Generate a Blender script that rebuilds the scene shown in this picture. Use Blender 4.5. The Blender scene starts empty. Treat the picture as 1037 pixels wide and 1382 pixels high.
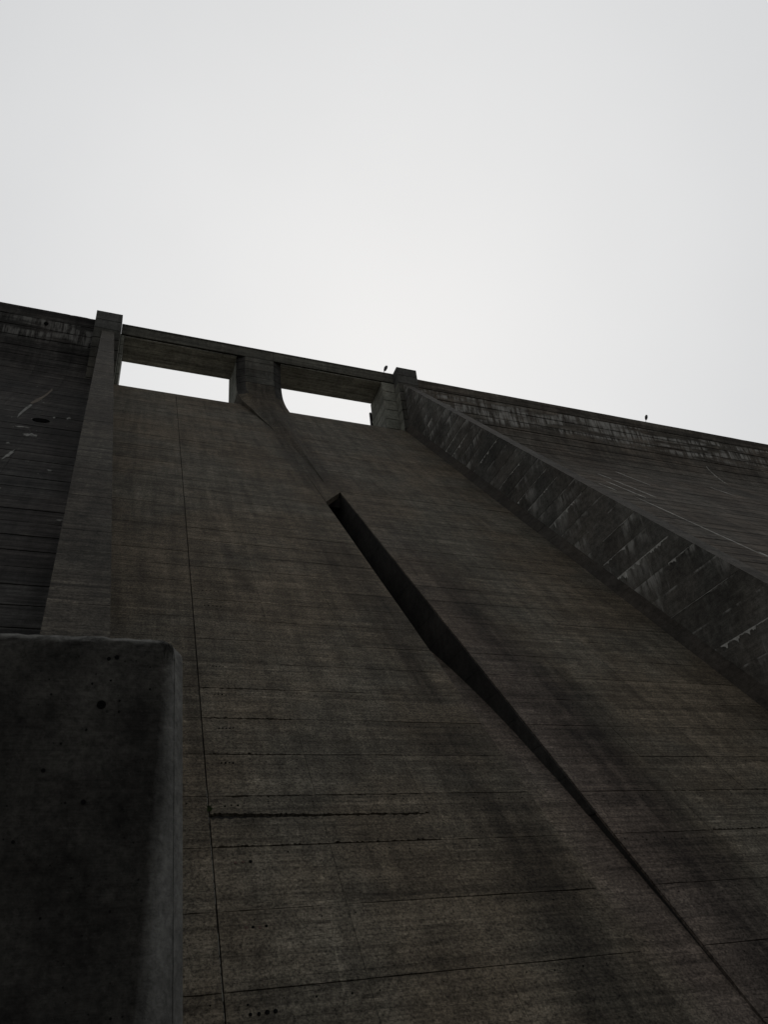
import bpy, math, random
from mathutils import Vector, Matrix

random.seed(7)
S = 0.5            # survey unit -> metres
H0 = 1.6           # eye height above the apron
SC = bpy.context.scene
COL = SC.collection

def W(x, y, z):
    return Vector((x * S, y * S, z * S + H0))

# ------------------------------------------------------------------ camera
yaw, pitch, roll, fpx = 0.40720549, 0.58713208, -0.11509877, 1004.745
fwd = Vector((math.sin(yaw) * math.cos(pitch), math.cos(yaw) * math.cos(pitch), math.sin(pitch)))
rt = Vector((math.cos(yaw), -math.sin(yaw), 0.0))
up = rt.cross(fwd)
r2 = rt * math.cos(roll) + up * math.sin(roll)
u2 = up * math.cos(roll) - rt * math.sin(roll)
cam_d = bpy.data.cameras.new('camera')
cam = bpy.data.objects.new('camera', cam_d)
COL.objects.link(cam)
mw = Matrix((r2, u2, -fwd)).transposed().to_4x4()
mw.translation = (0, 0, H0)
cam.matrix_world = mw
cam_d.sensor_fit = 'VERTICAL'
cam_d.sensor_height = 36.0
cam_d.lens = 36.0 * fpx / 1382.0
cam_d.clip_start = 0.05
cam_d.clip_end = 5000
cam_d.dof.use_dof = True
cam_d.dof.focus_distance = 32.0
cam_d.dof.aperture_fstop = 5.0
SC.camera = cam

# ------------------------------------------------------------------ overcast sky and sun
SUN_EL, SUN_AZ = math.radians(46), math.radians(26)      # veiled sun beyond the crest
sun_dir = Vector((math.sin(SUN_AZ) * math.cos(SUN_EL), math.cos(SUN_AZ) * math.cos(SUN_EL), math.sin(SUN_EL)))
world = bpy.data.worlds.new('World')
SC.world = world
world.use_nodes = True
wt = world.node_tree
wt.nodes.clear()
def wn(t, **k):
    n = wt.nodes.new(t)
    for a, b in k.items():
        setattr(n, a, b)
    return n
wl = wt.links.new
sky = wn('ShaderNodeTexSky', sky_type='NISHITA', sun_disc=False, sun_elevation=SUN_EL,
         sun_rotation=SUN_AZ, dust_density=4.0, air_density=1.0)
tc = wn('ShaderNodeTexCoord')
nrm = wn('ShaderNodeVectorMath', operation='NORMALIZE')
wl(tc.outputs['Generated'], nrm.inputs[0])
dot = wn('ShaderNodeVectorMath', operation='DOT_PRODUCT')
wl(nrm.outputs[0], dot.inputs[0])
dot.inputs[1].default_value = sun_dir
ramp = wn('ShaderNodeValToRGB')
ramp.color_ramp.interpolation = 'B_SPLINE'
ramp.color_ramp.elements[0].position = 0.0
ramp.color_ramp.elements[0].color = (0.43, 0.432, 0.432, 1)
ramp.color_ramp.elements[1].position = 1.0
ramp.color_ramp.elements[1].color = (0.835, 0.835, 0.833, 1)
for pos, cc in ((0.78, (0.515, 0.525, 0.54)), (0.87, (0.592, 0.604, 0.62)), (0.95, (0.745, 0.75, 0.756))):
    e = ramp.color_ramp.elements.new(pos)
    e.color = (*cc, 1)
rng = wn('ShaderNodeMapRange')
rng.inputs['From Min'].default_value = -1.0
rng.inputs['From Max'].default_value = 1.0
wl(dot.outputs['Value'], rng.inputs['Value'])
wl(rng.outputs[0], ramp.inputs[0])
cn = wn('ShaderNodeTexNoise')
cn.inputs['Scale'].default_value = 1.6
cn.inputs['Detail'].default_value = 5
wl(nrm.outputs[0], cn.inputs['Vector'])
cr = wn('ShaderNodeMapRange')
cr.inputs['From Min'].default_value = 0.3
cr.inputs['From Max'].default_value = 0.7
cr.inputs['To Min'].default_value = 0.965
cr.inputs['To Max'].default_value = 1.03
wl(cn.outputs['Fac'], cr.inputs['Value'])
cm = wn('ShaderNodeVectorMath', operation='SCALE')
wl(ramp.outputs['Color'], cm.inputs[0])
wl(cr.outputs[0], cm.inputs['Scale'])
sk = wn('ShaderNodeVectorMath', operation='SCALE')
sk.inputs['Scale'].default_value = 0.08
wl(sky.outputs['Color'], sk.inputs[0])
mix = wn('ShaderNodeMix', data_type='RGBA')
mix.inputs['Factor'].default_value = 0.985
wl(sk.outputs[0], mix.inputs['A'])
wl(cm.outputs[0], mix.inputs['B'])
bg = wn('ShaderNodeBackground')
wl(mix.outputs['Result'], bg.inputs['Color'])
bg.inputs['Strength'].default_value = 1.0
wo = wn('ShaderNodeOutputWorld')
wl(bg.outputs[0], wo.inputs['Surface'])

sd = bpy.data.lights.new('sun', 'SUN')
sd.energy = 0.5
sd.angle = math.radians(25)
sd.color = (1.0, 0.97, 0.93)
so = bpy.data.objects.new('sun', sd)
so.rotation_euler = (-sun_dir).to_track_quat('-Z', 'Y').to_euler()
so.location = (0, 60, 120)
COL.objects.link(so)

vs = SC.view_settings
vs.view_transform = 'Standard'
vs.look = 'None'
vs.exposure = 0.0
vs.gamma = 1.0
vs.use_curve_mapping = False

# ------------------------------------------------------------------ materials
class NT:
    def __init__(s, name):
        s.m = bpy.data.materials.new(name)
        s.m.use_nodes = True
        s.t = s.m.node_tree
        s.t.nodes.clear()
        s.out = s.n('ShaderNodeOutputMaterial')
        s.b = s.n('ShaderNodeBsdfPrincipled')
        s.l(s.b.outputs[0], s.out.inputs['Surface'])
        g = s.n('ShaderNodeNewGeometry')
        s.P = g.outputs['Position']
        sx = s.n('ShaderNodeSeparateXYZ')
        s.l(s.P, sx.inputs[0])
        s.X, s.Y, s.Z = sx.outputs
    def n(s, t, **k):
        n = s.t.nodes.new(t)
        for a, b in k.items():
            setattr(n, a, b)
        return n
    def l(s, a, b):
        s.t.links.new(a, b)
    def put(s, v, sock):
        if isinstance(v, (int, float)):
            sock.default_value = v
        else:
            s.l(v, sock)
    def math(s, op, a, b=0.0, c=None, clamp=False):
        n = s.n('ShaderNodeMath', operation=op, use_clamp=clamp)
        s.put(a, n.inputs[0]); s.put(b, n.inputs[1])
        if c is not None:
            s.put(c, n.inputs[2])
        return n.outputs[0]
    def mr(s, v, a, b, c, d, smooth=False):
        n = s.n('ShaderNodeMapRange')
        if smooth:
            n.interpolation_type = 'SMOOTHSTEP'
        s.put(v, n.inputs['Value'])
        for k, x in zip(('From Min', 'From Max', 'To Min', 'To Max'), (a, b, c, d)):
            n.inputs[k].default_value = x
        return n.outputs[0]
    def noise(s, sc, detail=4, rough=0.55, loc=(0, 0, 0), dist=0.0):
        mp = s.n('ShaderNodeMapping')
        mp.inputs['Scale'].default_value = sc if isinstance(sc, tuple) else (sc, sc, sc)
        mp.inputs['Location'].default_value = loc
        s.l(s.P, mp.inputs['Vector'])
        n = s.n('ShaderNodeTexNoise')
        n.inputs['Scale'].default_value = 1.0
        n.inputs['Detail'].default_value = detail
        n.inputs['Roughness'].default_value = rough
        n.inputs['Distortion'].default_value = dist
        s.l(mp.outputs[0], n.inputs['Vector'])
        return n.outputs['Fac']
    def voro(s, sc, feature='F1'):
        mp = s.n('ShaderNodeMapping')
        mp.inputs['Scale'].default_value = sc if isinstance(sc, tuple) else (sc, sc, sc)
        s.l(s.P, mp.inputs['Vector'])
        n = s.n('ShaderNodeTexVoronoi', feature=feature)
        n.inputs['Scale'].default_value = 1.0
        s.l(mp.outputs[0], n.inputs['Vector'])
        return n.outputs['Distance']
    def mixc(s, f, a, b, mode='MIX'):
        n = s.n('ShaderNodeMix', data_type='RGBA', blend_type=mode)
        s.put(f, n.inputs['Factor'])
        for v, k in ((a, 'A'), (b, 'B')):
            if isinstance(v, tuple):
                n.inputs[k].default_value = (*v[:3], 1)
            else:
                s.l(v, n.inputs[k])
        return n.outputs['Result']
    def scale(s, c, f):
        n = s.n('ShaderNodeVectorMath', operation='SCALE')
        s.l(c, n.inputs[0]); s.put(f, n.inputs['Scale'])
        return n.outputs[0]

def concrete(name, base, brown, amt_brown=0.6, boards=0.25, drips=0.35, rough=0.92, speck=0.35,
             obj_var=0.12, bump=0.5, outlet=False, eff_band=None, eff_joint=None, black=0.0, drip_dir='x', fine=1.0, cracks=0.0, edge_light=None, mottle=0.25):
    k = NT(name)
    big = k.noise(0.16, 4, 0.6)
    med = k.noise(0.9, 5, 0.6, (3, 7, 1))
    brd = k.noise((0.10, 4.2, 4.2), 5, 0.65, (9, 2, 4)) if drip_dir == 'x' else k.noise((4.2, 0.10, 4.2), 5, 0.65, (9, 2, 4))
    brd2 = k.noise((0.5, 13, 13), 4, 0.7, (1, 5, 8)) if drip_dir == 'x' else k.noise((13, 0.5, 13), 4, 0.7, (1, 5, 8))
    drp = k.noise((2.4, 0.16, 0.16), 5, 0.6, (5, 5, 2)) if drip_dir == 'x' else k.noise((0.6, 2.4, 0.16), 5, 0.6, (5, 5, 2))
    fin = k.noise(16.0 * fine, 7, 0.8)
    rawfin = k.noise(6.0, 6, 0.7, (5, 0, 5)) if cracks > 0 else None
    agg = k.voro(34.0 * fine)
    col = k.mixc(k.mr(big, 0.38, 0.62, 0, amt_brown, True), base, brown)
    f = k.mr(med, 0.3, 0.7, 0.72, 1.28)
    f = k.math('MULTIPLY', f, k.mr(brd, 0.36, 0.64, 1 - boards, 1 + boards))
    f = k.math('MULTIPLY', f, k.mr(brd2, 0.34, 0.66, 1 - boards * 0.8, 1 + boards * 0.8))
    mot = k.noise(3.6, 6, 0.68, (2, 9, 9))
    f = k.math('MULTIPLY', f, k.mr(mot, 0.34, 0.66, 1 - mottle, 1 + mottle))
    f = k.math('MULTIPLY', f, k.mr(drp, 0.28, 0.72, 1 - drips, 1 + drips))
    f = k.math('MULTIPLY', f, k.mr(fin, 0.34, 0.66, 1 - speck, 1 + speck))
    if black > 0:
        bl = k.noise((0.35, 0.12, 0.12), 5, 0.6, (11, 3, 6))
        f = k.math('MULTIPLY', f, k.mr(bl, 0.36, 0.6, 1 - black, 1.0, True))
    oi = k.n('ShaderNodeObjectInfo')
    f = k.math('MULTIPLY', f, k.mr(oi.outputs['Random'], 0, 1, 1 - obj_var, 1 + obj_var))
    # dark air-holes and bright grains of aggregate
    pit = k.math('LESS_THAN', k.voro(4.5 * fine), 0.055)
    f = k.math('MULTIPLY', f, k.mr(pit, 0, 1, 1.0, 0.35))
    if cracks > 0:
        # ragged, mostly level seams left by the form boards
        cn_ = k.noise((0.45, 3.4, 3.4), 7, 0.62, (6, 1, 9))
        seam = k.mr(k.math('ABSOLUTE', k.math('SUBTRACT', cn_, 0.5)), 0.0, 0.012, 1, 0)
        seam = k.math('MULTIPLY', seam, k.mr(med, 0.42, 0.6, 0, 1))
        f = k.math('MULTIPLY', f, k.mr(seam, 0, 1, 1.0, 1 - cracks))
        pn = k.noise((0.035, 1.3, 1.3), 2, 0.5, (3, 3, 7))
        pn = k.math('MULTIPLY_ADD', rawfin, 0.010, pn)
        pl_ = k.mr(k.math('ABSOLUTE', k.math('SUBTRACT', k.math('FRACT', k.math('MULTIPLY', pn, 11.0)), 0.5)), 0.0, 0.045, 1, 0)
        pl_ = k.math('MULTIPLY', pl_, k.mr(mot, 0.40, 0.55, 0.35, 1))
        f = k.math('MULTIPLY', f, k.mr(pl_, 0, 1, 1.0, 1 - 0.85 * cracks))
        ln = k.noise((0.7, 8.0, 8.0), 5, 0.6, (2, 8, 5))
        dash = k.mr(ln, 0.60, 0.66, 0, 1)
        f = k.math('MULTIPLY', f, k.mr(k.math('MULTIPLY', dash, k.mr(med, 0.45, 0.6, 0.2, 1)), 0, 1, 1.0, 1 + 0.9 * cracks))
        rag = k.noise((1.6, 5.0, 5.0), 8, 0.72, (4, 4, 1))
        ragm = k.math('MULTIPLY', k.mr(rag, 0.42, 0.34, 0, 1), k.mr(k.noise((0.25, 0.9, 0.9), 3, 0.5, (7, 3, 3)), 0.45, 0.6, 0, 1))
        f = k.math('MULTIPLY', f, k.mr(ragm, 0, 1, 1.0, 1 - 0.8 * cracks))
        # short pale drip marks running down the slope
        dm = k.noise((7.0, 0.9, 0.9), 4, 0.6, (3, 6, 2))
        f = k.math('MULTIPLY', f, k.mr(k.math('MULTIPLY', k.mr(dm, 0.62, 0.68, 0, 1), k.mr(big, 0.4, 0.6, 1, .3)), 0, 1, 1.0, 1 + 0.7 * cracks))
    if outlet:
        # water marks that run down the chute on both sides of the outlet and below the pier tail
        xc = k.math('SUBTRACT', k.math('MULTIPLY_ADD', k.Y, -0.0415, 13.3), k.X)
        wob = k.math('MULTIPLY_ADD', k.noise((0.5, 0.14, 0.14), 3, 0.5, (2, 2, 2)), 2.4, -1.2)
        xw = k.math('ADD', xc, wob)
        lft = k.math('MULTIPLY', k.mr(xw, 0.4, 1.6, 0, 1, True), k.mr(xw, 2.2, 4.2, 1, 0, True))
        rgt = k.math('MULTIPLY', k.mr(xw, -1.2, -2.6, 0, 1, True), k.mr(xw, -3.4, -5.4, 1, 0, True))
        ctr = k.math('MULTIPLY', k.mr(k.math('ABSOLUTE', k.math('MULTIPLY_ADD', wob, 0.35, xc)), 2.0, 0.9, 0, 1, True), k.mr(k.Y, 34, 38, 0, 1, True))
        low = k.mr(k.Y, 36, 20, 0.15, 1, True)
        band = k.math('ADD', k.math('MULTIPLY', k.math('ADD', lft, rgt), low), k.math('MULTIPLY', ctr, 0.9), clamp=True)
        band = k.math('MULTIPLY', band, k.mr(k.noise((3.2, 0.22, 0.22), 5, 0.65, (1, 9, 4)), 0.36, 0.6, 0.5, 1.0))
        f = k.math('MULTIPLY', f, k.mr(band, 0, 1, 1.0, 0.38))
        red = k.math('MULTIPLY', k.math('MULTIPLY', k.mr(xw, 1.3, -0.6, 0, 1, True), k.mr(xw, -4.5, -2.0, 0, 1, True)), low)
        col = k.mixc(k.math('MULTIPLY', red, 0.65), col, (0.054, 0.042, 0.037))
    col = k.scale(col, f)
    gr = k.math('LESS_THAN', agg, k.mr(fin, 0.3, 0.7, 0.05, 0.2))
    grain = k.math('MULTIPLY', gr, k.mr(k.noise(5 * fine, 3), 0.42, 0.66, 0.0, 0.75))
    col = k.mixc(grain, col, (base[0] * 2.4, base[1] * 2.35, base[2] * 2.2))
    if eff_band:
        z0, z1, st = eff_band
        s1 = k.noise((3.2, 3.2, 0.35), 5, 0.7, (4, 1, 0))
        s2 = k.noise((0.22, 0.22, 1.4), 3, 0.5, (8, 1, 3))
        m = k.math('MULTIPLY', k.mr(s1, 0.44, 0.58, 0, 1), k.mr(s2, 0.40, 0.54, 0, 1))
        m = k.math('MULTIPLY', m, k.mr(k.Z, z0, z0 + 1.0, 0, 1, True))
        m = k.math('MULTIPLY', m, k.mr(k.Z, z1 - 0.1, z1, 1, 0))
        col = k.mixc(k.math('MULTIPLY', m, st), col, (0.22, 0.215, 0.20))
    if eff_joint:
        z0, lift, st = eff_joint
        ph = k.math('FRACT', k.math('DIVIDE', k.math('SUBTRACT', k.Z, z0), lift))
        s1 = k.noise((1, 3.5, 0.5), 5, 0.75, (4, 1, 0))
        s2 = k.noise((1, 0.35, 0.28), 4, 0.65, (8, 1, 3))
        m = k.math('MULTIPLY', k.mr(s1, 0.42, 0.54, 0, 1), k.mr(s2, 0.50, 0.60, 0, 1))
        m = k.math('MULTIPLY', m, k.math('POWER', ph, 1.2))
        edge = k.math('MULTIPLY', k.mr(ph, 0.90, 0.96, 0, 1), k.mr(k.noise((1, 1.2, 0.6), 3, 0.7, (1, 8, 3)), 0.50, 0.62, 0, 0.7))
        m = k.math('MAXIMUM', m, edge)
        s3 = k.noise((1, 3.0, 0.10), 4, 0.7, (7, 7, 7))
        m = k.math('MAXIMUM', m, k.math('MULTIPLY', k.mr(s3, 0.60, 0.68, 0, 0.6), k.mr(s2, 0.46, 0.54, 0, 1)))
        col = k.mixc(k.math('MULTIPLY', m, st), col, (0.26, 0.255, 0.235))
    if edge_light:
        # light on the rounded corner and top lip, painted as a paler colour
        ed = k.math('SUBTRACT', k.X, k.math('MULTIPLY_ADD', k.Z, edge_light[1], edge_light[0]))
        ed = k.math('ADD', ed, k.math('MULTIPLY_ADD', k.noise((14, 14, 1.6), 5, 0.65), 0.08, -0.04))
        lip = k.mr(k.math('ADD', k.Z, k.math('MULTIPLY_ADD', k.noise(9.0, 4, 0.7), 0.12, -0.06)), edge_light[3], edge_light[3] + .05, 0, 0.8, True)
        col = k.mixc(k.math('MAXIMUM', lip, k.mr(ed, -0.01, 0.085, 0, 0.9, True)), col, k.scale(k.mixc(0.0, edge_light[2], edge_light[2]), k.math('MULTIPLY', k.mr(fin, 0.34, 0.66, 0.6, 1.4), k.mr(mot, 0.34, 0.66, 0.7, 1.3))))
    k.l(col, k.b.inputs['Base Color'])
    k.b.inputs['Roughness'].default_value = rough
    k.b.inputs['Specular IOR Level'].default_value = 0.12
    bp = k.n('ShaderNodeBump')
    bp.inputs['Strength'].default_value = bump
    bp.inputs['Distance'].default_value = 0.05
    hgt = k.math('MULTIPLY_ADD', brd2, 0.7, k.math('MULTIPLY', fin, 0.6))
    k.l(hgt, bp.inputs['Height'])
    k.l(bp.outputs[0], k.b.inputs['Normal'])
    return k.m

def plain(name, c, rough=0.8, metal=0.0, var=0.3, sc=6.0, spec=0.25):
    k = NT(name)
    n = k.noise(sc, 4, 0.6)
    col = k.mixc(1.0, (1, 1, 1), c, 'MULTIPLY')
    col = k.scale(col, k.mr(n, 0.3, 0.7, 1 - var, 1 + var))
    k.l(col, k.b.inputs['Base Color'])
    k.b.inputs['Roughness'].default_value = rough
    k.b.inputs['Metallic'].default_value = metal
    k.b.inputs['Specular IOR Level'].default_value = spec
    return k.m

LIFT = 2.467
WZ0 = 23.65                      # a known joint level of the training walls (survey units)
M_SPILL = concrete('chute_concrete', (0.066, 0.0595, 0.0465), (0.072, 0.056, 0.038), outlet=True, speck=0.92, drips=0.28, boards=0.26, cracks=0.6, mottle=0.2)
M_WALLR = concrete('training_wall_concrete', (0.078, 0.076, 0.068), (0.062, 0.054, 0.045), drips=0.08, boards=0.12, obj_var=0.2, mottle=0.32,
                   eff_joint=(WZ0 * S + H0, LIFT * S, 0.9), drip_dir='y', black=0.45)
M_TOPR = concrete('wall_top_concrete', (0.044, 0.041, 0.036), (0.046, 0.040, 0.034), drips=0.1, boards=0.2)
M_FOOT = concrete('wall_foot_concrete', (0.032, 0.029, 0.025), (0.036, 0.030, 0.024), drips=0.2, boards=0.1)
M_WALLL = concrete('wall_coping_concrete', (0.037, 0.034, 0.0275), (0.037, 0.031, 0.024), drips=0.2, boards=0.35, black=0.3, cracks=0.75, speck=0.75, mottle=0.35)
M_FACEL = concrete('dark_algae_concrete', (0.028, 0.027, 0.025), (0.032, 0.028, 0.025), drips=0.3, boards=0.5, black=0.45, cracks=0.5,
                   eff_band=(101.0 * S + H0, 107.2 * S + H0, 0.45))
M_FACER = concrete('weathered_face_concrete', (0.060, 0.054, 0.045), (0.062, 0.050, 0.039), drips=0.25, boards=0.4, black=0.3, cracks=0.4,
                   eff_band=(99.5 * S + H0, 106.9 * S + H0, 0.9))
M_PIER = concrete('pier_concrete', (0.060, 0.059, 0.051), (0.058, 0.052, 0.042), drips=0.3, boards=0.12, black=0.35)
M_STAIN = concrete('black_stained_concrete', (0.024, 0.023, 0.021), (0.030, 0.028, 0.024), drips=0.4, boards=0.1)
M_CHEEK_LIT = concrete('lit_cheek_concrete', (0.145, 0.147, 0.124), (0.13, 0.122, 0.098), drips=0.25, boards=0.12, drip_dir='y')  # skylight from the openings put into the colour of the pier cheeks
M_CAP = concrete('dark_cap_concrete', (0.056, 0.056, 0.052), (0.054, 0.050, 0.044), drips=0.25, boards=0.1)
M_BRIDGE = concrete('bridge_concrete', (0.064, 0.063, 0.053), (0.060, 0.055, 0.044), drips=0.2, boards=0.3)
M_SOFFIT = concrete('soffit_concrete', (0.36, 0.355, 0.32), (0.33, 0.315, 0.27), drips=0.05, boards=0.35)  # paler than the bridge, standing in for light bounced onto the underside
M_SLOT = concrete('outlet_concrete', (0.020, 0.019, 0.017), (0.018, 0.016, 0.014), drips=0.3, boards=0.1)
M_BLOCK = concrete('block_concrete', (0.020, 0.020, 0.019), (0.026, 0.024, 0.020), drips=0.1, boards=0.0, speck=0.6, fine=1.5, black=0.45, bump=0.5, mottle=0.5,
                   edge_light=(0.27, 0.012, (0.10, 0.099, 0.092), H0 + 1.80))  # light caught by the corner and lip is mixed into the colour
M_APRON = concrete('apron_concrete', (0.10, 0.10, 0.09), (0.09, 0.08, 0.07), drips=0.0, boards=0.0)
M_CALC = plain('calcite', (0.13, 0.13, 0.12), 0.9, 0, 0.45, 5)
M_RUSTC = plain('stained_spall', (0.075, 0.062, 0.048), 0.95, 0, 0.4, 4)
M_LIME = plain('bright_lime', (0.30, 0.295, 0.27), 0.95, 0, 0.4, 3)
M_HOLE = plain('hole_shade', (0.005, 0.005, 0.005), 1.0, spec=0.0)  # near-black colour stands in for the shade inside holes
M_RUST = plain('rusty_plug', (0.055, 0.034, 0.026), 0.9, 0, 0.4, 20)
M_METAL = plain('lamp_metal', (0.02, 0.018, 0.02), 0.5, 0.6)
M_LEAF = plain('weed_leaf', (0.035, 0.055, 0.018), 0.7, 0, 0.4, 30)
M_SEAL = plain('joint_sealant', (0.13, 0.125, 0.105), 0.9, 0, 0.5, 3)
M_RES = plain('gravel_ground', (0.09, 0.085, 0.07), 0.95, 0, 0.4, 1.5)

# ------------------------------------------------------------------ mesh helpers
def link(name, mesh, mat, parent=None):
    o = bpy.data.objects.new(name, mesh)
    if mat:
        mesh.materials.append(mat)
    COL.objects.link(o)
    if parent:
        o.parent = parent
    return o

def tag(o, label=None, cat=None, group=None, kind=None):
    if label: o['label'] = label
    if cat: o['category'] = cat
    if group: o['group'] = group
    if kind: o['kind'] = kind
    return o

def thing(name, label, cat, loc, group=None):
    o = bpy.data.objects.new(name, None)
    o.location = loc
    o.empty_display_size = 0.5
    COL.objects.link(o)
    return tag(o, label, cat, group)

ROOTLOC = {}
def base_of(parent):
    v = Vector((0, 0, 0))
    p = parent
    while p is not None:
        v += Vector(p.location)
        p = p.parent
    return v

def mesh_from(name, verts, faces, mat, parent=None, smooth=False):
    b = base_of(parent)
    me = bpy.data.meshes.new(name)
    me.from_pydata([tuple(Vector(v) - b) for v in verts], [], faces)
    me.update()
    if smooth:
        for p in me.polygons:
            p.use_smooth = True
    return link(name, me, mat, parent)

def fix_normals(o):
    import bmesh
    bm = bmesh.new()
    bm.from_mesh(o.data)
    bmesh.ops.recalc_face_normals(bm, faces=bm.faces)
    bm.to_mesh(o.data)
    bm.free()
    return o

def slab_outline(outer, normal, depth, name, mat, parent, off=0.0):
    """closed slab: a front polygon pushed out by off, and a skirt going back by depth"""
    n = len(outer)
    f = [v + normal * off for v in outer]
    bk = [v - normal * depth for v in outer]
    faces = [tuple(range(n)), tuple(range(2 * n - 1, n - 1, -1))]
    for i in range(n):
        j = (i + 1) % n
        faces.append((j, i, n + i, n + j))
    return mesh_from(name, f + bk, faces, mat, parent)

def edge_pts(a, b, n, inward, jit, chip):
    out = []
    for i in range(n):
        t = (i + (random.uniform(-0.25, 0.25) if i else 0)) / n
        p = a.lerp(b, t)
        if i:
            d = random.random() ** 2 * jit
            if random.random() < 0.12:
                d += random.random() * chip
            p = p + inward * d
        out.append(p)
    return out

def panel(bl, br, tr, tl, parent, mat, gap=0.006, jit=0.006, chip=0.02, nl=5, nv=2, off=None, depth=0.09, name='panel', vgap=None, gl=None, gr=None):
    """one cast lift panel; corners run counter-clockwise seen from outside"""
    cx = (bl + br + tr + tl) / 4
    ex = (br - bl).normalized()
    ey = (tl - bl).normalized()
    nr = ex.cross(ey).normalized()
    vg = gap if vgap is None else vgap
    h = gap / 2
    gl = vg if gl is None else gl
    gr = vg if gr is None else gr
    bl2 = bl + ex * (gl / 2) + ey * h
    br2 = br - ex * (gr / 2) + ey * h
    tr2 = tr - ex * (gr / 2) - ey * h
    tl2 = tl + ex * (gl / 2) - ey * h
    pts = edge_pts(bl2, br2, nl, ey, jit, chip) + edge_pts(br2, tr2, nv, -ex, min(jit * .5, .004), 0) + \
        edge_pts(tr2, tl2, nl, -ey, jit, chip) + edge_pts(tl2, bl2, nv, ex, min(jit * .5, .004), 0)
    if off is None:
        off = random.uniform(-0.003, 0.008)
    return slab_outline(pts, nr, depth, name, mat, parent, off)

def prism_x(name, poly, xl, xr, mat, parent):
    """polygon in (Y,Z) survey units, extruded between x = xl(y) and x = xr(y)"""
    n = len(poly)
    fl = xl if callable(xl) else (lambda y: xl)
    fr = xr if callable(xr) else (lambda y: xr)
    v = [W(fl(y), y, z) for y, z in poly] + [W(fr(y), y, z) for y, z in poly]
    faces = [tuple(range(n)), tuple(range(2 * n - 1, n - 1, -1))]
    for i in range(n):
        j = (i + 1) % n
        faces.append((i, n + i, n + j, j))
    return fix_normals(mesh_from(name, v, faces, mat, parent))

def prism_z(name, poly, z0, z1, mat, parent):
    n = len(poly)
    v = [W(x, y, z0) for x, y in poly] + [W(x, y, z1) for x, y in poly]
    faces = [tuple(range(n)), tuple(range(2 * n - 1, n - 1, -1))]
    for i in range(n):
        j = (i + 1) % n
        faces.append((i, j, n + j, n + i))
    return fix_normals(mesh_from(name, v, faces, mat, parent))

# ------------------------------------------------------------------ survey lines
MS = 1.3377
def ys(z):                       # chute surface
    return 43.52 + (z - 16.71) / MS
def zs(y):
    return 16.71 + MS * (y - 43.52)
MT = 1.3015
def yt(z):                       # top line of the training walls
    return 100 + (z - 104.7) / MT
def zt(y):
    return 104.7 + MT * (y - 100)
def lw_in(y):
    return 0.12 - 0.0728 * (y - 30)
def lw_out(y):
    return -2.55 - 0.0642 * (y - 30)
def lw_mid(y):
    return (lw_in(y) + lw_out(y)) / 2 - 0.3
GZ = -H0 / S                     # ground level in survey units

def yf(z):                       # downstream profile of the plain dam wall
    a, b, c = (102.2, 101.5), (102.2, 94.73), (97.5, 88.62)
    if z >= a[1]:
        return a[0]
    if z <= c[1]:
        return (z + 38.13) / 1.3
    lo, hi = 0.0, 1.0
    for _ in range(30):
        t = (lo + hi) / 2
        zz = (1 - t) ** 2 * a[1] + 2 * t * (1 - t) * b[1] + t * t * c[1]
        if zz > z: lo = t
        else: hi = t
    return (1 - t) ** 2 * a[0] + 2 * t * (1 - t) * b[0] + t * t * c[0]

# ------------------------------------------------------------------ ground
def sheet(name, x0, x1, y0, y1, z, mat):
    return mesh_from(name, [(x0, y0, z), (x1, y0, z), (x1, y1, z), (x0, y1, z)], [(0, 1, 2, 3)], mat)
tag(sheet('ground', -2500, 2500, -2500, 2500, 0.0, M_RES), kind='structure')
tag(sheet('apron', -12, 28, -25, 15.5, 0.004, M_APRON), kind='structure')

# ------------------------------------------------------------------ spillway chute
spill = thing('spillway', 'broad stained concrete chute sloping down between two side walls, with an outlet slot', 'spillway', W(25, 30, GZ))
def slL(y): return 23.55 - 0.0361 * (y - 32)
def slR(y): return 27.0 - 0.0470 * (y - 32)
jA = lambda y: 5.32 + 0.016 * (y - 31.6)
jB = lambda y: 10.85 + 0.002 * (y - 40)
jC = lambda y: 16.6 - 0.012 * (y - 40)
jD = lambda y: 33.3 - 0.05 * (y - 39)
jE = lambda y: 39.1 - 0.068 * (y - 37)
jF = lambda y: 45.2 - 0.03 * (y - 37)
jG = lambda y: 51.2
rows = [GZ - 1.6, -1.75, 1.07, 3.9, 6.71, 9.42, 12.03, 14.67, 17.2]
while rows[-1] + LIFT < 91.0:
    rows.append(rows[-1] + LIFT)
rows[-1] = 91.6
cols = [(lw_mid, jA), (jA, jB), (jB, jC), (jC, slL), (slR, jD), (jD, jE), (jE, jF), (jF, jG)]
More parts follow.
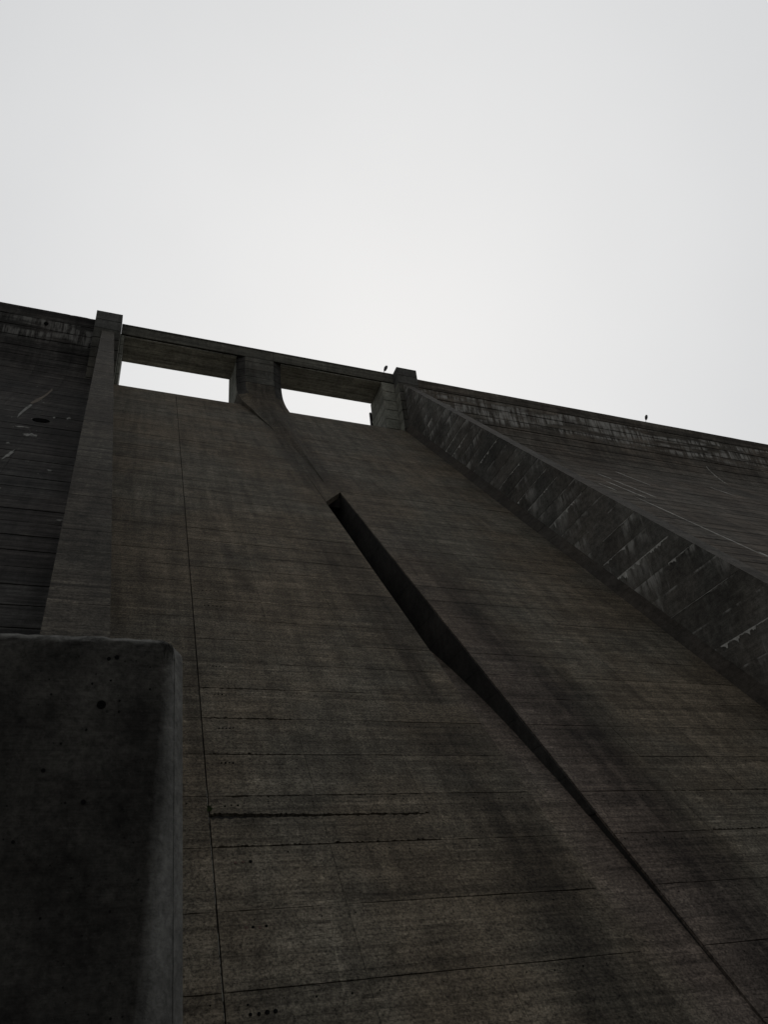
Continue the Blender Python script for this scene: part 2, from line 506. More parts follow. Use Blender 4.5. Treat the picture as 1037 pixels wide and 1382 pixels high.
for zi in range(len(rows) - 1):
    z0, z1 = rows[zi], rows[zi + 1]
    y0, y1 = ys(z0), ys(z1)
    near = z0 < 30
    for ci, (a, b) in enumerate(cols):
        # lifts of the left strip are offset a little against their neighbours
        big = 0.010 if near else 0.016
        parts = [(z0, z1)]
        if ci in (1, 2) and z0 == 6.71:
            parts = [(z0, 8.2), (8.40 if ci == 1 else 8.235, z1)]
        for (p0, p1) in parts:
            q0, q1 = ys(p0), ys(p1)
            wide = ci != 0 and any(z0 <= w_ < z1 for w_ in (31.2, 37.3, 14.8, 19.9, 52.0))
            rough_edge = (ci in (1, 2) and z0 == 6.71) or (ci in (5, 6) and abs(z0 - 6.71) < .1) or (ci == 1 and z0 in (12.03, 14.67))
            pr0 = p0                      # the crack under this lift narrows to the right
            if p0 == 8.40: pr0 = 8.26
            if p0 == 8.235: p0, pr0 = 8.26, 8.205
            q0, qr = ys(p0), ys(pr0)
            panel(W(a(q0), q0, p0), W(b(qr), qr, pr0), W(b(q1), q1, p1), W(a(q1), q1, p1), spill, M_SPILL,
                  gap=random.choice([0.013, 0.016, 0.020]) if near else (0.05 if wide else 0.02),
                  vgap=0.007, gr=0.036 if ci == 0 else None, gl=0.036 if ci == 1 else None,
                  jit=0.05 if rough_edge else big, chip=0.05 if rough_edge else 0.02, nl=46 if rough_edge else (10 if near else 5), nv=2)
    if z0 > 56:
        panel(W(slL(y0), y0, z0), W(slR(y0), y0, z0), W(slR(y1), y1, z1), W(slL(y1), y1, z1), spill, M_SPILL,
              gap=0.01, vgap=0.004, jit=0.01, nl=3, nv=2)
# the piece above the skewed head of the outlet
zt0 = min(r for r in rows if r > 56)
hl, hr = (49.9, slL(ys(49.9))), (53.8, slR(ys(53.8)))
panel(W(hl[1], ys(hl[0]), hl[0]), W(hr[1], ys(hr[0]), hr[0]), W(slR(ys(zt0)), ys(zt0), zt0), W(slL(ys(zt0)), ys(zt0), zt0), spill, M_SPILL,
      gap=0.004, jit=0.003, chip=0.01, nl=3, depth=0.35, off=0.03)

# solid body behind the panels
OFF = 0.16
def cy(z): return ys(z) + OFF / math.sin(math.atan(MS)) / 1.0
crest = []                       # ogee: tangent to the chute, rolling over to the upstream face
th0 = math.atan(MS)
R = 12.0
T = (ys(91.6), 91.6)
cxx, czz = T[0] + R * math.sin(th0), T[1] - R * math.cos(th0)
for i in range(13):
    a = th0 * (1 - i / 12)
    crest.append((cxx - R * math.sin(a), czz + R * math.cos(a)))
crest += [(cxx + 2.2, czz + R - 0.5), (cxx + 3.2, czz + R - 2.2), (cxx + 3.4, czz + R - 4)]
back = cxx + 3.4
bot = GZ - 2
body = [(cy(bot), bot), (cy(91.4), 91.4), (back, 91.4), (back, bot)]
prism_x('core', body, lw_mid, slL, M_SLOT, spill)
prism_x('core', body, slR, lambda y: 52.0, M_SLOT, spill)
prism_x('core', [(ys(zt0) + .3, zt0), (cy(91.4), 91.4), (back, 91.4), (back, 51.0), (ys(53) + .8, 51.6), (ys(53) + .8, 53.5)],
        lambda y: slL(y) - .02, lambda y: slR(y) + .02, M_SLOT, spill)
# floor of the outlet trough: it meets the chute near the foot of the slope
fl = [(28.0, 0.03), (33.4, 0.28), (39.6, 0.75), (43.8, 1.25), (46.2, 1.62), (48.6, 2.05), (51.3, 2.6), (54.3, 3.3), (60, 4.6), (72, 7.4), (84, 10.5)]
cs, sn = math.cos(th0), math.sin(th0)
flo = [(y + d * 0.0, zs(y) - d / cs) for y, d in fl]
floor_poly = [(ys(GZ - 1.9), GZ - 1.9)] + flo + [(84, bot)]
prism_x('outlet_floor', floor_poly, lambda y: slL(y) - .02, lambda y: slR(y) + .02, M_SPILL, spill)
# lining lifts on the side of the trough that faces the camera
z = 8.0
while z < 60:
    za, zb = z, z + LIFT
    def fz(y):                    # floor height at y
        for (ya, zz1), (yb, zz2) in zip(flo, flo[1:]):
            if ya <= y <= yb:
                return zz1 + (zz2 - zz1) * (y - ya) / (yb - ya)
        return flo[-1][1]
    def floor_y(zq):
        lo, hi = 28.0, 84.0
        for _ in range(40):
            m = (lo + hi) / 2
            if fz(m) < zq: lo = m
            else: hi = m
        return lo
    ya0, ya1 = ys(za) + .12, ys(zb) + .12
    yb0, yb1 = floor_y(za) + .3, floor_y(zb) + .3
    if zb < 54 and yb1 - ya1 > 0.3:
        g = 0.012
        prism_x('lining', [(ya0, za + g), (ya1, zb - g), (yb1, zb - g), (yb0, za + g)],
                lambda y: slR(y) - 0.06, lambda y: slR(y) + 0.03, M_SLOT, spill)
    z += LIFT
# weir crest of each bay
for a, b in ((-4.6, 17.9), (25.0, 50.6)):
    vv, ff = [], []
    for (y, zz) in crest:
        vv += [W(a, y, zz), W(b, y, zz)]
    for i in range(len(crest) - 1):
        ff.append((2 * i, 2 * i + 1, 2 * i + 3, 2 * i + 2))
    n0 = len(vv)
    vv += [W(a, back, 88), W(b, back, 88), W(a, T[0] + .6, 88), W(b, T[0] + .6, 88)]
    k = 2 * (len(crest) - 1)
    ff += [(k, k + 1, n0 + 1, n0), (n0, n0 + 1, n0 + 3, n0 + 2), (n0 + 2, n0 + 3, 1, 0)]
    ff.append(tuple([2 * i for i in range(len(crest))] + [n0, n0 + 2]))
    ff.append(tuple([2 * i + 1 for i in range(len(crest))] + [n0 + 1, n0 + 3]))
    fix_normals(mesh_from('weir_crest', vv, ff, M_SPILL, spill))
# pale sealant left in the open contraction joint
vv, ff = [], []
for (za, zb) in ((0.2, 3.2), (4.2, 7.6), (7.9, 10.0), (-2, -0.6)):
    n = 10
    for i in range(n):
        z0, z1 = za + (zb - za) * i / n, za + (zb - za) * (i + random.uniform(.6, 1.05)) / n
        w = random.uniform(0.006, 0.014)
        for zq in (z0, z1):
            y = ys(zq)
            nrm_ = Vector((0, -sn, cs)) * 0.016
            vv += [W(jA(y) - .034 - w, y, zq) + nrm_, W(jA(y) - .034 + w, y, zq) + nrm_]
        k = len(vv) - 4
        ff.append((k, k + 1, k + 3, k + 2))
tag(mesh_from('joint_sealant', vv, ff, M_SEAL, spill), kind='stuff')
# ends of form ties: rusty plugs in rows of three or four, and black discs painting the shade of small holes below each joint
def disc(vv, ff, c, nrm_, r, thick, seg=8):
    a = nrm_.orthogonal().normalized()
    b = nrm_.cross(a)
    k = len(vv)
    for h in (0, thick):
        for i in range(seg):
            t = 2 * math.pi * i / seg
            vv.append(c + (a * math.cos(t) + b * math.sin(t)) * r + nrm_ * h)
    ff.append(tuple(range(k + seg, k + 2 * seg)))
    for i in range(seg):
        j = (i + 1) % seg
        ff.append((k + i, k + j, k + seg + j, k + seg + i))
NS = Vector((0, -sn, cs))
for (x0, zq, n, dx, m) in ((6.2, 8.86, 3, .31, M_HOLE), (6.36, 5.97, 3, .33, M_RUST), (6.45, 3.22, 4, .27, M_RUST), (6.2, .33, 4, .30, M_APRON),
                           (6.3, 11.45, 4, .2, M_HOLE), (6.4, 13.9, 5, .2, M_HOLE), (6.4, 16.6, 4, .22, M_HOLE), (6.5, 19.2, 4, .22, M_HOLE), (6.5, 28.3, 5, .3, M_HOLE), (6.5, 26.2, 5, .3, M_HOLE)):
    for i in range(n):
        vv, ff = [], []
        zz = zq + random.uniform(-.03, .03)
        disc(vv, ff, W(x0 + i * dx, ys(zz), zz), NS, random.uniform(.03, .045) if m != M_HOLE else random.uniform(.02, .03), 0.014)
        mesh_from('tie_plug_or_hole_shade', vv, ff, random.choice([m, m, M_HOLE]), spill)
vv, ff = [], []
for r in rows[1:10]:
    x = 1.0 + random.random()
    while x < 46:
        zz = r - .38 + random.uniform(-.06, .06)
        if not (slL(ys(zz)) - .3 < x < slR(ys(zz)) + .3):
            disc(vv, ff, W(x, ys(zz), zz), NS, random.uniform(.008, .022), 0.011, 6)
        x += random.uniform(1.0, 1.5)
tag(mesh_from('tie_hole_shade_discs', vv, ff, M_HOLE, spill), kind='stuff')

# ------------------------------------------------------------------ training walls
def wall_levels():
    zz = WZ0
    while zz > GZ - 1:
        zz -= LIFT
    out = [zz]
    while out[-1] + LIFT < 104.6:
        out.append(out[-1] + LIFT)
    out.append(104.7)
    return out
wr = thing('training_wall', 'tall dark side wall on the right of the chute, streaked with white mineral', 'wall', W(51.6, 30, GZ))
wlft = thing('training_wall', 'low angled side wall left of the chute, seen along its flat top', 'wall', W(-2, 30, GZ))
g = 0.03
for za, zb in zip(wall_levels(), wall_levels()[1:]):
    g = random.choice([.004, .006, .012, .03])
    p = [(yt(za + g), za + g), (yt(zb - g), zb - g), (ys(zb) + 1.2, zb - g), (ys(za) + 1.2, za + g)]
    jx = random.uniform(-.01, .01)
    o = prism_x('lift', p, 50.6 + jx, 52.7, M_WALLR, wr)
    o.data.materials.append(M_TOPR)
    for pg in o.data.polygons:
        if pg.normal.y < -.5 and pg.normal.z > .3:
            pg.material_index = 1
    gl = random.choice([.006, .01, .02])
    prism_x('lift', [(yt(za + gl) + jx, za + gl), (yt(zb - gl) + jx, zb - gl), (ys(zb) + 1.2, zb - gl), (ys(za) + 1.2, za + gl)], lw_out, lw_in, M_WALLL, wlft)
    # chamfered foot of the right wall
    def foot(zq):
        y = ys(zq)
        return [W(49.69, y, zq + 0.0), W(50.62, y - 1.15 * sn, zq + 1.15 * cs), W(50.62, y + .6, zq - .4), W(49.69, y + .6, zq - .45)]
    a, b = foot(za + g), foot(zb - g)
    fix_normals(mesh_from('foot_fillet', a + b, [(0, 1, 2, 3), (7, 6, 5, 4), (0, 4, 5, 1), (1, 5, 6, 2), (2, 6, 7, 3), (3, 7, 4, 0)], M_FOOT, wr))
cw = [(yt(GZ - 1) + .25, GZ - 1), (yt(104.3) + .25, 104.3), (ys(104.3), 104.3), (ys(GZ - 1) + .5, GZ - 1)]
prism_x('core', cw, 50.75, 52.55, M_WALLR, wr)
prism_x('core', cw, lambda y: lw_out(y) + .15, lambda y: lw_in(y) - .15, M_WALLL, wlft)

# lime that has leaked from a few joints of the right wall and dripped down its face
rf = random.Random(11)
def fringe(z, ya, yb, drip, dense=1.0, fat=.10):
    n = int(abs(yb - ya) / .10)
    top, low = [], []
    run = 0.0
    for i in range(n + 1):
        q = i / n
        y = ya + (yb - ya) * q
        d = fat * rf.uniform(.1, 1)
        run = 0.6 * run + (0.4 + .6 * rf.random()) * (drip * rf.random() ** 2 * (0.25 + .75 * q) if rf.random() < .28 * dense else 0)
        d += run * rf.uniform(.6, 1)
        top.append((y, z)); low.append((y, z - d))
    pts = [W(50.585, y, zz) for y, zz in low] + [W(50.585, y, zz) for y, zz in top[::-1]]
    n_ = len(pts)
    v = [p + Vector((-.012, 0, 0)) for p in pts] + [p + Vector((.03, 0, 0)) for p in pts]
    ff = [tuple(range(n_)), tuple(range(2 * n_ - 1, n_ - 1, -1))] + [(i, (i + 1) % n_, n_ + (i + 1) % n_, n_ + i) for i in range(n_)]
    fix_normals(mesh_from('lime_fringe', v, ff, M_LIME, wr))
jz = lambda z: WZ0 + round((z - WZ0) / LIFT) * LIFT - .04
fringe(jz(36.3), 48.0, 56.6, 1.3, 1.2, .16)
fringe(jz(23.6), 40.8, 46.5, .9, 1.0, .12)
fringe(jz(77.9), 80.0, 89.0, .9, .8, .10)
fringe(jz(75.4), 80.5, 86.0, 1.6, .8, .06)
fringe(jz(55.9), 63.0, 71.0, .5, .5, .08)
fringe(jz(60.8), 68.0, 74.0, 1.4, .7, .06)
fringe(jz(53.5), 61.5, 69.0, .6, .5, .07)
fringe(jz(48.7), 58.0, 64.5, 1.8, .9, .06)
fringe(jz(41.5), 52.0, 57.0, .6, .5, .06)
fringe(jz(38.8), 53.0, 58.0, 1.2, .9, .08)
fringe(jz(33.9), 46.0, 49.0, .7, .6, .08)
fringe(jz(29.0), 43.0, 51.0, .15, .3, .05)
fringe(jz(87.7), 88.0, 92.5, 1.6, 1.0, .05)
fringe(jz(68.2), 72.0, 79.0, 1.5, .6, .05)

# ------------------------------------------------------------------ plain dam walls left and right
lev = [109.45, 107.0]
while lev[-1] > GZ:
    lev.append(lev[-1] - 2.45)
lev = lev[::-1]
def dam_wall(label, bounds, mat, gapz, zmin):
    x_mid = (bounds[0](60) + bounds[-1](60)) / 2
    t = thing('dam_wall', label, 'dam wall', W(x_mid, 60, GZ))
    for za, zb in zip(lev, lev[1:]):
        if zb < zmin:
            continue
        ya, yb = yf(za), yf(zb)
        lip = random.uniform(0.0, 0.012)
        for a, b in zip(bounds, bounds[1:]):
            panel(W(a(ya), ya, za), W(b(ya), ya, za), W(b(yb), yb, zb), W(a(yb), yb, zb), t, mat,
                  gap=gapz, vgap=0.012, jit=0.018, chip=0.04, nl=7, nv=2, depth=0.12, off=lip + random.uniform(-.004, .006))
    pts = []
    for i in range(60):
        z = GZ - 1 + (109.3 - GZ + 1) * i / 59
        pts.append((yf(z) + .3, z))
    poly = pts + [(106.0, 109.3), (106.0, 107.0), (116, 107.0), (116, GZ - 1)]
    prism_x('core', poly, bounds[0], bounds[-1], mat, t)
    return t
C = lambda v: (lambda y: v)
dl = dam_wall('nearly black dam face with fine courses and pale scars at far left', [C(-70), C(-38), C(-16.3), C(-11.4), lambda y: lw_mid(y) - .3], M_FACEL, 0.06, 10)
dr = dam_wall('brown-grey dam face with long courses receding to the right under white streaks', [C(51.7), C(76), C(102.2), C(128.4), C(154.6), C(230)], M_FACER, 0.085, 10)

def face_patch(t, pts, mat, name):
    """irregular crust lying on the dam face; pts in (x, z) survey units"""
    top = []
    for x, z in pts:
        y = yf(z)
        top.append(W(x, y, z))
    c = sum(top, Vector()) / len(top)
    nr = Vector((0, -0.79, 0.61))
    return fix_normals(slab_outline(top, nr, 0.05, name, mat, t, 0.026))
def blob(cx, cz, wx, wz, n=20, rough=.35, lean=0.0):
    rough = min(.8, rough * 1.3)
    out = []
    for i in range(n):
        a = 2 * math.pi * i / n
        r = 1 - random.random() * rough
        dx, dz = wx * r * math.cos(a), wz * r * math.sin(a)
        out.append((cx + dx + lean * dz, cz + dz))
    return out
face_patch(dl, [(-12.2, 83.5), (-12.35, 80), (-12.7, 77.5), (-13.2, 75.0), (-13.45, 73.2), (-13.15, 72.6), (-12.6, 75), (-12.2, 78.5), (-11.95, 82)], M_RUSTC, 'spalled_patch')
face_patch(dl, [(-13.3, 72.4), (-13.6, 70), (-13.75, 67), (-13.6, 65.2), (-13.45, 67.5), (-13.2, 70.3), (-13.05, 72.2)], M_CALC, 'calcite_streak')
face_patch(dl, blob(-13.35, 70.6, .3, .9, rough=.6), M_CALC, 'calcite_patch')
face_patch(dl, blob(-12.3, 61.7, 1.25, .32, rough=.6), M_CALC, 'calcite_patch')
face_patch(dl, blob(-11.2, 59.0, .75, .9, rough=.6), M_CALC, 'calcite_patch')
face_patch(dl, blob(-10.5, 59.0, .35, .5, rough=.5), M_CALC, 'calcite_patch')
face_patch(dl, blob(-11.75, 51.6, .27, 1.9, rough=.4, lean=.16), M_CALC, 'calcite_patch')
face_patch(dl, blob(-12.6, 55.2, .25, .4, rough=.5), M_CALC, 'calcite_patch')
face_patch(dl, blob(-8.0, 68.2, .35, .7, rough=.5), M_CALC, 'calcite_patch')
face_patch(dl, blob(-9.7, 67.6, .2, .4, rough=.5), M_CALC, 'calcite_patch')
face_patch(dl, blob(-7.4, 48.3, .3, .35, rough=.6), M_CALC, 'calcite_patch')
face_patch(dl, blob(-4.9, 36.9, .35, .2, rough=.6), M_CALC, 'calcite_patch')
for i in range(14):
    face_patch(dl, blob(random.uniform(-15, -7.5), random.uniform(42, 84), random.uniform(.06, .3), random.uniform(.05, .2), 7, .6), M_CALC, 'calcite_patch')
def streak(t, a, b, w, name='calcite_streak'):
    (x0, z0), (x1, z1) = a, b
    n = 9
    L, Rr = [], []
    for i in range(n + 1):
        q = i / n
        x, z = x0 + (x1 - x0) * q + random.uniform(-.03, .03), z0 + (z1 - z0) * q
        ww = w * random.uniform(.3, 1.0) * (1 if 0 < i < n else .2)
        L.append((x - ww, z)); Rr.append((x + ww, z))
    face_patch(t, L + Rr[::-1], M_LIME, name)
streak(dr, (93.7, 86.6), (95.9, 79.6), 0.198)
streak(dr, (86.0, 82.4), (87.2, 80.0), 0.180)
streak(dr, (84.0, 77.6), (86.2, 70.2), 0.180)
streak(dr, (80.4, 75.6), (81.7, 72.2), 0.180)
streak(dr, (87.0, 79.5), (89.6, 71.5), 0.216)
streak(dr, (83.6, 70.0), (87.4, 48.0), 0.153)
streak(dr, (117.2, 85.8), (119.4, 81.5), 0.144)
streak(dr, (126.8, 98.0), (127.6, 90.5), 0.126)
streak(dr, (87.6, 50.0), (88.4, 44.0), 0.216)

# pipe mouths in the left face, the shade inside them painted black
def pipe_mouth_shade(t, x, z, r, nrm_):
    c = W(x, yf(z), z)
    a = nrm_.orthogonal().normalized(); b = nrm_.cross(a)
    vv, ff = [], []
    seg = 16
    for rr, h in ((r * 1.12, 0), (r * 1.12, 0.05), (r, 0.05), (r, 0.024)):
        for i in range(seg):
            q = 2 * math.pi * i / seg
            vv.append(c + (a * math.cos(q) + b * math.sin(q)) * rr + nrm_ * h)
    for lay in range(3):
        for i in range(seg):
            j = (i + 1) % seg
            ff.append((lay * seg + i, lay * seg + j, (lay + 1) * seg + j, (lay + 1) * seg + i))
    ff.append(tuple(range(3 * seg, 4 * seg)))
    fix_normals(mesh_from('drain_mouth_shade', vv, ff, M_HOLE, t))
pipe_mouth_shade(dl, -16.38, 106.0, 0.17, Vector((0, -1, 0)))
pipe_mouth_shade(dl, -10.9, 65.4, 0.45, Vector((0, -0.79, 0.61)))

# ------------------------------------------------------------------ gate piers
def side_pier(label, x0, x1, xi, sg, xr):
    """xi: inner cheek of the front part, sg: direction of the opening, xr: inner cheek of the rear part"""
    t = thing('gate_pier', label, 'pier', W((x0 + x1) / 2, 100, 85), group='piers of the spillway gates')
    zz = 105.25
    g = 0.08
    rear_o = x0 if sg > 0 else x1
    rear = sorted((rear_o, xr))
    slot = sorted((xi - .9 * sg, xr))
    def rect(xa, xb, ya, yb):
        xa, xb = min(xa, xb), max(xa, xb)
        return [(xa, ya), (xb, ya), (xb, yb), (xa, yb)]
    while zz > 82:
        prism_z('course', rect(x0, x1, 100, 102.0), zz - LIFT + g, zz - g, M_PIER, t)
        prism_z('cheek', rect(xi - .05 * sg, xi + .05 * sg, 100.05, 101.95), zz - LIFT + g, zz - g, M_CHEEK_LIT, t)
        zz -= LIFT
    zz = 106.8
    while zz > 84:
        prism_z('rear_course', rect(xi - .45 * sg if sg < 0 else xi + .12, xr, 102.25, 109.3), zz - LIFT + g, zz - g, M_CHEEK_LIT, t)
        zz -= LIFT
    prism_z('core', rect(x0 + .14, x1 - .14, 100.14, 109.2), 80, 107.9, M_STAIN, t)
    prism_z('rear_core', rect(xi - .6 * sg, xr - .14 * sg, 102.5, 109.15), 80, 107.2, M_STAIN, t)
    for (a, b) in ((105.25, 107.33), (107.45, 109.5)):
        prism_z('cap_course', rect(x0, x1, 99.98, 102.35), a, b, M_CAP, t)
    prism_z('cap_core', rect(x0 + .1, x1 - .1, 100.1, 103), 105.0, 109.3, M_CAP, t)
    return t
pl = side_pier('left gate pier with square dark cap at the head of the narrow side wall', -8.4, -3.95, -3.95, 1, -3.3)
pr = side_pier('right gate pier with square dark cap where the tall streaked wall begins', 49.62, 54.0, 49.62, -1, 46.9)
# dark steel guide at the rear edge of the right pier, in the opening
prism_z('gate_guide', [(46.55, 109.4), (46.95, 109.4), (46.95, 109.8), (46.55, 109.8)], 95, 104.6, M_METAL, pr)
0 and prism_z('guide_bracket', [(46.3, 109.45), (46.95, 109.45), (46.95, 109.75), (46.3, 109.75)], 102.4, 104.0, M_METAL, pr)

# middle pier: flat-fronted, chamfered, its face sweeping out into a tapering tail on the chute
cp = thing('gate_pier', 'middle gate pier whose face sweeps out into a tapering tail on the chute', 'pier', W(21.6, 100, 85), group='piers of the spillway gates')
prof = [(107.0, 102.2), (103.0, 102.2), (101.4, 102.05), (99.2, 101.6), (97.1, 100.9), (95.0, 99.9), (93.0, 98.8), (90.7, 97.3), (88.3, 95.7), (84.6, 93.3), (80.2, 90.25), (75.0, 86.55), (68.0, 81.5), (61.5, 76.75), (55.9, 72.75)]
wid = [(107.0, 17.24, 25.97), (97.0, 17.3, 25.97), (93.0, 17.9, 26.0), (88.3, 19.0, 26.1), (84.6, 19.9, 26.0), (80.2, 20.9, 25.75), (75, 21.7, 25.3), (68, 22.6, 24.7), (61.5, 23.3, 24.2), (55.9, 23.7, 23.85)]
def lerp_tab(tab, z):
    for p, q in zip(tab, tab[1:]):
        if p[0] >= z >= q[0]:
            t = (p[0] - z) / (p[0] - q[0])
            return [p[i] + (q[i] - p[i]) * t for i in range(1, len(p))]
    return list(tab[-1][1:]) if z < tab[-1][0] else list(tab[0][1:])
def section(z):
    y = lerp_tab(prof, z)[0]
    l, r = lerp_tab(wid, z)
    w = r - l
    sm = min(1, max(0, (97 - z) / 8))
    ch = min(1.75, w * .25) * (1 - sm) + sm * w * .42
    cyy = 0.95 * (1 - sm) + sm * 0.62
    bk = 109.3 if z > 92 else ys(z) + 3.0
    lb = l - .28 if z > 92 else l
    return [(lb, bk), (l, y + cyy), (l + ch * .9, y + .08), (l + ch, y), (r - ch, y), (r - ch * .9, y + .08), (r, y + cyy), (r, bk)]
def loft(name, zlist, mat, t):
    vv, ff = [], []
    for z in zlist:
        vv += [W(x, y, z) for x, y in section(z)]
    n = 8
    for i in range(len(zlist) - 1):
        for j in range(n):
            k = (j + 1) % n
            ff.append((i * n + j, i * n + k, (i + 1) * n + k, (i + 1) * n + j))
    ff.append(tuple(range(n)))
    ff.append(tuple(range((len(zlist) - 1) * n, len(zlist) * n)))
    o = fix_normals(mesh_from(name, vv, ff, mat, t))
    for m in (M_STAIN, M_CHEEK_LIT):
        o.data.materials.append(m)
    for i, pg in enumerate(o.data.polygons):
        j = i % n if i < n * (len(zlist) - 1) else -1
        if j in (1, 5) and (zlist[0] > 99.86 or i < n * 5):
            pg.material_index = 1
        elif j == 0 and zlist[0] > 96 and i < n * 4:
            pg.material_index = 2
    return o
joints = [106.95, 105.8, 103.8, 101.8, 99.9]
for a, b in zip(joints, joints[1:]):
    loft('course', [a - .05, (a + b) / 2, b + .05], M_PIER, cp)
loft('pier_tail', [99.85] + [99 - .8 * i for i in range(54)], M_SPILL, cp)
prism_z('core', [(17.5, 103.4), (19.4, 102.5), (24.1, 102.5), (25.7, 103.4), (25.7, 109.1), (17.5, 109.1)], 92, 106.9, M_PIER, cp)

# ------------------------------------------------------------------ bridge over the bays
br = thing('service_bridge', 'concrete bridge spanning both openings along the crest, with plain parapet', 'bridge', W(23, 105, 106.9))
for a, b in ((-3.93, 24.3), (24.33, 49.6)):
    p = panel(W(a, 102.2, 107.0), W(b, 102.2, 107.0), W(b, 102.2, 109.45), W(a, 102.2, 109.45), br, M_BRIDGE, gap=0.01, jit=0.006, chip=0.015, nl=8, depth=0.5, off=0.0, name='parapet')
# narrow coping along the parapet
prism_x('coping', [(102.1, 109.25), (102.1, 109.5), (103.3, 109.5), (103.3, 109.25)], -3.9, 49.58, M_BRIDGE, br)
for a, b in ((-3.3, 17.3), (25.9, 46.95)):
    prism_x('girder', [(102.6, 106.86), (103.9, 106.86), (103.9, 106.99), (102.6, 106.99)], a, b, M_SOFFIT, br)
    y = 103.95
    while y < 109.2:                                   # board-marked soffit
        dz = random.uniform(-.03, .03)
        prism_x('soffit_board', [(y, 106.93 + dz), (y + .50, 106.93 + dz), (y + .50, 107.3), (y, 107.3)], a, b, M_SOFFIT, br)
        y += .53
prism_x('deck', [(102.7, 107.1), (109.3, 107.1), (109.3, 107.9), (102.7, 107.9)], -3.9, 49.58, M_BRIDGE, br)
prism_x('rear_parapet', [(108.5, 107.9), (109.3, 107.9), (109.3, 108.9), (108.5, 108.9)], -3.9, 49.58, M_BRIDGE, br)

# ------------------------------------------------------------------ crest lamps
def lamp(x, label):
    y = 105.4
    t = thing('street_lamp', label, 'lamp', W(x, y, 107.9), group='small lamps on the crest')
    def tube(path, r, name, mat, seg=8):
        vv, ff = [], []
        for i, p in enumerate(path):
            d = (path[min(i + 1, len(path) - 1)] - path[max(i - 1, 0)]).normalized()
            a = d.orthogonal().normalized(); b = d.cross(a)
            rr = r[i] if isinstance(r, (list, tuple)) else r
            for s in range(seg):
                q = 2 * math.pi * s / seg
                vv.append(p + (a * math.cos(q) + b * math.sin(q)) * rr)
        for i in range(len(path) - 1):
            for s in range(seg):
                k = (s + 1) % seg
                ff.append((i * seg + s, i * seg + k, (i + 1) * seg + k, (i + 1) * seg + s))
        ff.append(tuple(range(seg))); ff.append(tuple(range((len(path) - 1) * seg, len(path) * seg)))
        return fix_normals(mesh_from(name, vv, ff, mat, t, True))
    tube([W(x, y, 107.4), W(x + .05, y, 110.5), W(x + .25, y, 112.6), W(x + .7, y, 113.9)], [.045, .035, .03, .025], 'pole', M_METAL)
    tube([W(x + .55, y, 113.4), W(x + .72, y, 113.8), W(x + 1.0, y, 114.5), W(x + 1.25, y, 115.0), W(x + 1.35, y, 115.25)], [.04, .14, .19, .14, .03], 'lantern', M_METAL, 10)
    prism_z('base_plate', [(x - .2, y - .2), (x + .2, y - .2), (x + .2, y + .2), (x - .2, y + .2)], 107.9, 108.0, M_METAL, t)
lamp(48.75, 'small dark lamp standing just left of the right gate pier')
lamp(117.2, 'small dark lamp alone on the crest near the right edge')

# ------------------------------------------------------------------ block in the foreground
blk = thing('concrete_block', 'dark rounded concrete wall end close by at lower left', 'concrete block', (-0.6, 4.6, 0))
Y0 = 4.0
ZT = H0 + 1.86
def bx(z):                               # right-hand edge widens downwards
    return 0.415 + (ZT - z) * 0.062
def brad(z):
    return 0.06 + max(0, (ZT - z)) * 0.13
vv, ff = [], []
zl = [0.0, .4, .8, 1.2, 1.6, 2.0, 2.4, 2.8, 3.1, 3.3, ZT - .10]
rt_ = 0.085
ring = []
for z in zl:
    ring.append((z, 0.0))
for i in range(1, 7):
    a = math.pi / 2 * i / 6
    ring.append((ZT - rt_ + rt_ * math.sin(a), rt_ * (1 - math.cos(a))))
SEG = 26
CA = math.radians(60)          # the rounded corner ends in a narrow flat side, then a crisp edge
SW = 0.115
NX = 60
for z, ins in ring:
    r = max(brad(z) - ins * .2, 0.02)
    xr = bx(z) - ins
    yfnt = Y0 + ins
    pts = [(-2.6 + (xr - SW * math.cos(CA) - r * math.sin(CA) + 2.6) * i / NX, yfnt) for i in range(NX)]
    for i in range(SEG + 1):
        a = CA * i / SEG
        pts.append((xr - SW * math.cos(CA) - r * math.sin(CA) + r * math.sin(a), yfnt + r - r * math.cos(a)))
    pts += [(xr, yfnt + r - r * math.cos(CA) + SW * math.sin(CA)), (xr, Y0 + 1.3 - ins), (-2.6, Y0 + 1.3 - ins)]
    vv += [Vector((x, y, z + 0.012 * math.sin(2.1 * x + .6) * (1 if z > 3.2 else 0) - (max(0, x + .1) * .02 if z > 3.3 else 0))) for x, y in pts]
n = NX + SEG + 4
for i in range(len(ring) - 1):
    for j in range(n):
        k = (j + 1) % n
        ff.append((i * n + j, i * n + k, (i + 1) * n + k, (i + 1) * n + j))
ff.append(tuple(range((len(ring) - 1) * n, len(ring) * n)))
rk = random.Random(5)
for q in range(len(ring) - 7, len(ring)):
    for j in range(n - 3):
        d = rk.uniform(-.006, .006)
        vv[q * n + j] += Vector((0, d, rk.uniform(-.007, .005)))
o = fix_normals(mesh_from('block_body', vv, ff, M_BLOCK, blk))
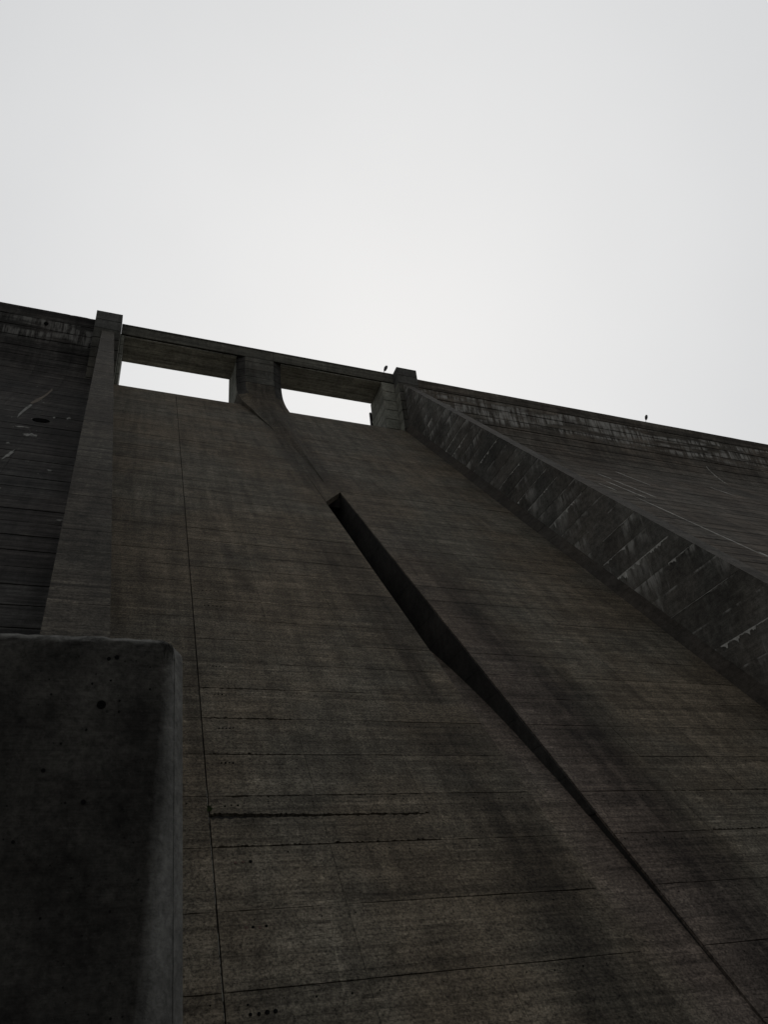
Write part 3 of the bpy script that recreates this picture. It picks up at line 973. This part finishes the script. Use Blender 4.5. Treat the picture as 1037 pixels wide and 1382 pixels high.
# black discs painting the shade in a form-tie hole and small blowholes
for (x, z, r) in ((0.01, H0 + 1.455, .023), (-.22, H0 + 1.12, .010), (-.02, H0 + .97, .012), (.06, H0 + 1.72, .012), (0.02, H0 + 1.71, .010), (.10, H0 + 1.42, .006), (-.3, H0 + .8, .008)):
    vv, ff = [], []
    disc(vv, ff, Vector((x, Y0 + .004, z)), Vector((0, -1, 0)), r, 0.007, 12)
    mesh_from('tie_hole_shade', vv, ff, M_HOLE, blk)

vv, ff = [], []
rb = random.Random(3)
for i in range(60):
    x, z = rb.uniform(-.55, .28), H0 + rb.uniform(0.05, 1.72)
    disc(vv, ff, Vector((x, Y0 + .003, z)), Vector((0, -1, 0)), rb.choice([.0025, .003, .004, .006]), 0.005, 7)
tag(mesh_from('blowholes', vv, ff, M_HOLE, blk), kind='stuff')
# form seam running down the rounded corner
vv, ff = [], []
for i in range(40):
    z = 0.3 + (ZT - .12 - .3) * i / 39
    a = CA + rb.uniform(-.012, .012)
    r = brad(z)
    c0 = Vector((bx(z) - SW * math.cos(CA) - r * math.sin(CA) + r * math.sin(a), Y0 + r - r * math.cos(a), z))
    nv_ = Vector((math.sin(a), -math.cos(a), 0)); tv = Vector((math.cos(a), math.sin(a), 0))
    wv = rb.uniform(.0015, .004)
    vv += [c0 - tv * wv - nv_ * .004, c0 + nv_ * rb.uniform(.001, .004), c0 + tv * wv - nv_ * .004]
    if i:
        k = 3 * i
        ff += [(k - 3, k - 2, k + 1, k), (k - 2, k - 1, k + 2, k + 1)]
mesh_from('form_seam', vv, ff, M_SLOT, blk)

# ------------------------------------------------------------------ weed rooted in the joint
wd = thing('weed', 'tuft of green weed rooted where the long crack meets the joint', 'plant', W(5.42, ys(8.5), 8.5))
for i in range(16):
    a = random.uniform(-.9, .9)
    L = random.uniform(.10, .26)
    root = W(5.42 + random.uniform(-.08, .1), ys(8.55), 8.55) + NS * .01
    d1 = (NS * .6 + Vector((math.sin(a), 0, .5 * math.cos(a)))).normalized()
    mid = root + d1 * L * .6
    tip = mid + (d1 + Vector((0, -.2, -.9))).normalized() * L * .5
    wv = Vector((.012, 0, .006))
    mesh_from('leaf', [root - wv * .6, root + wv * .6, mid + wv, mid - wv, tip], [(0, 1, 2, 3), (3, 2, 4)], M_LEAF, wd)
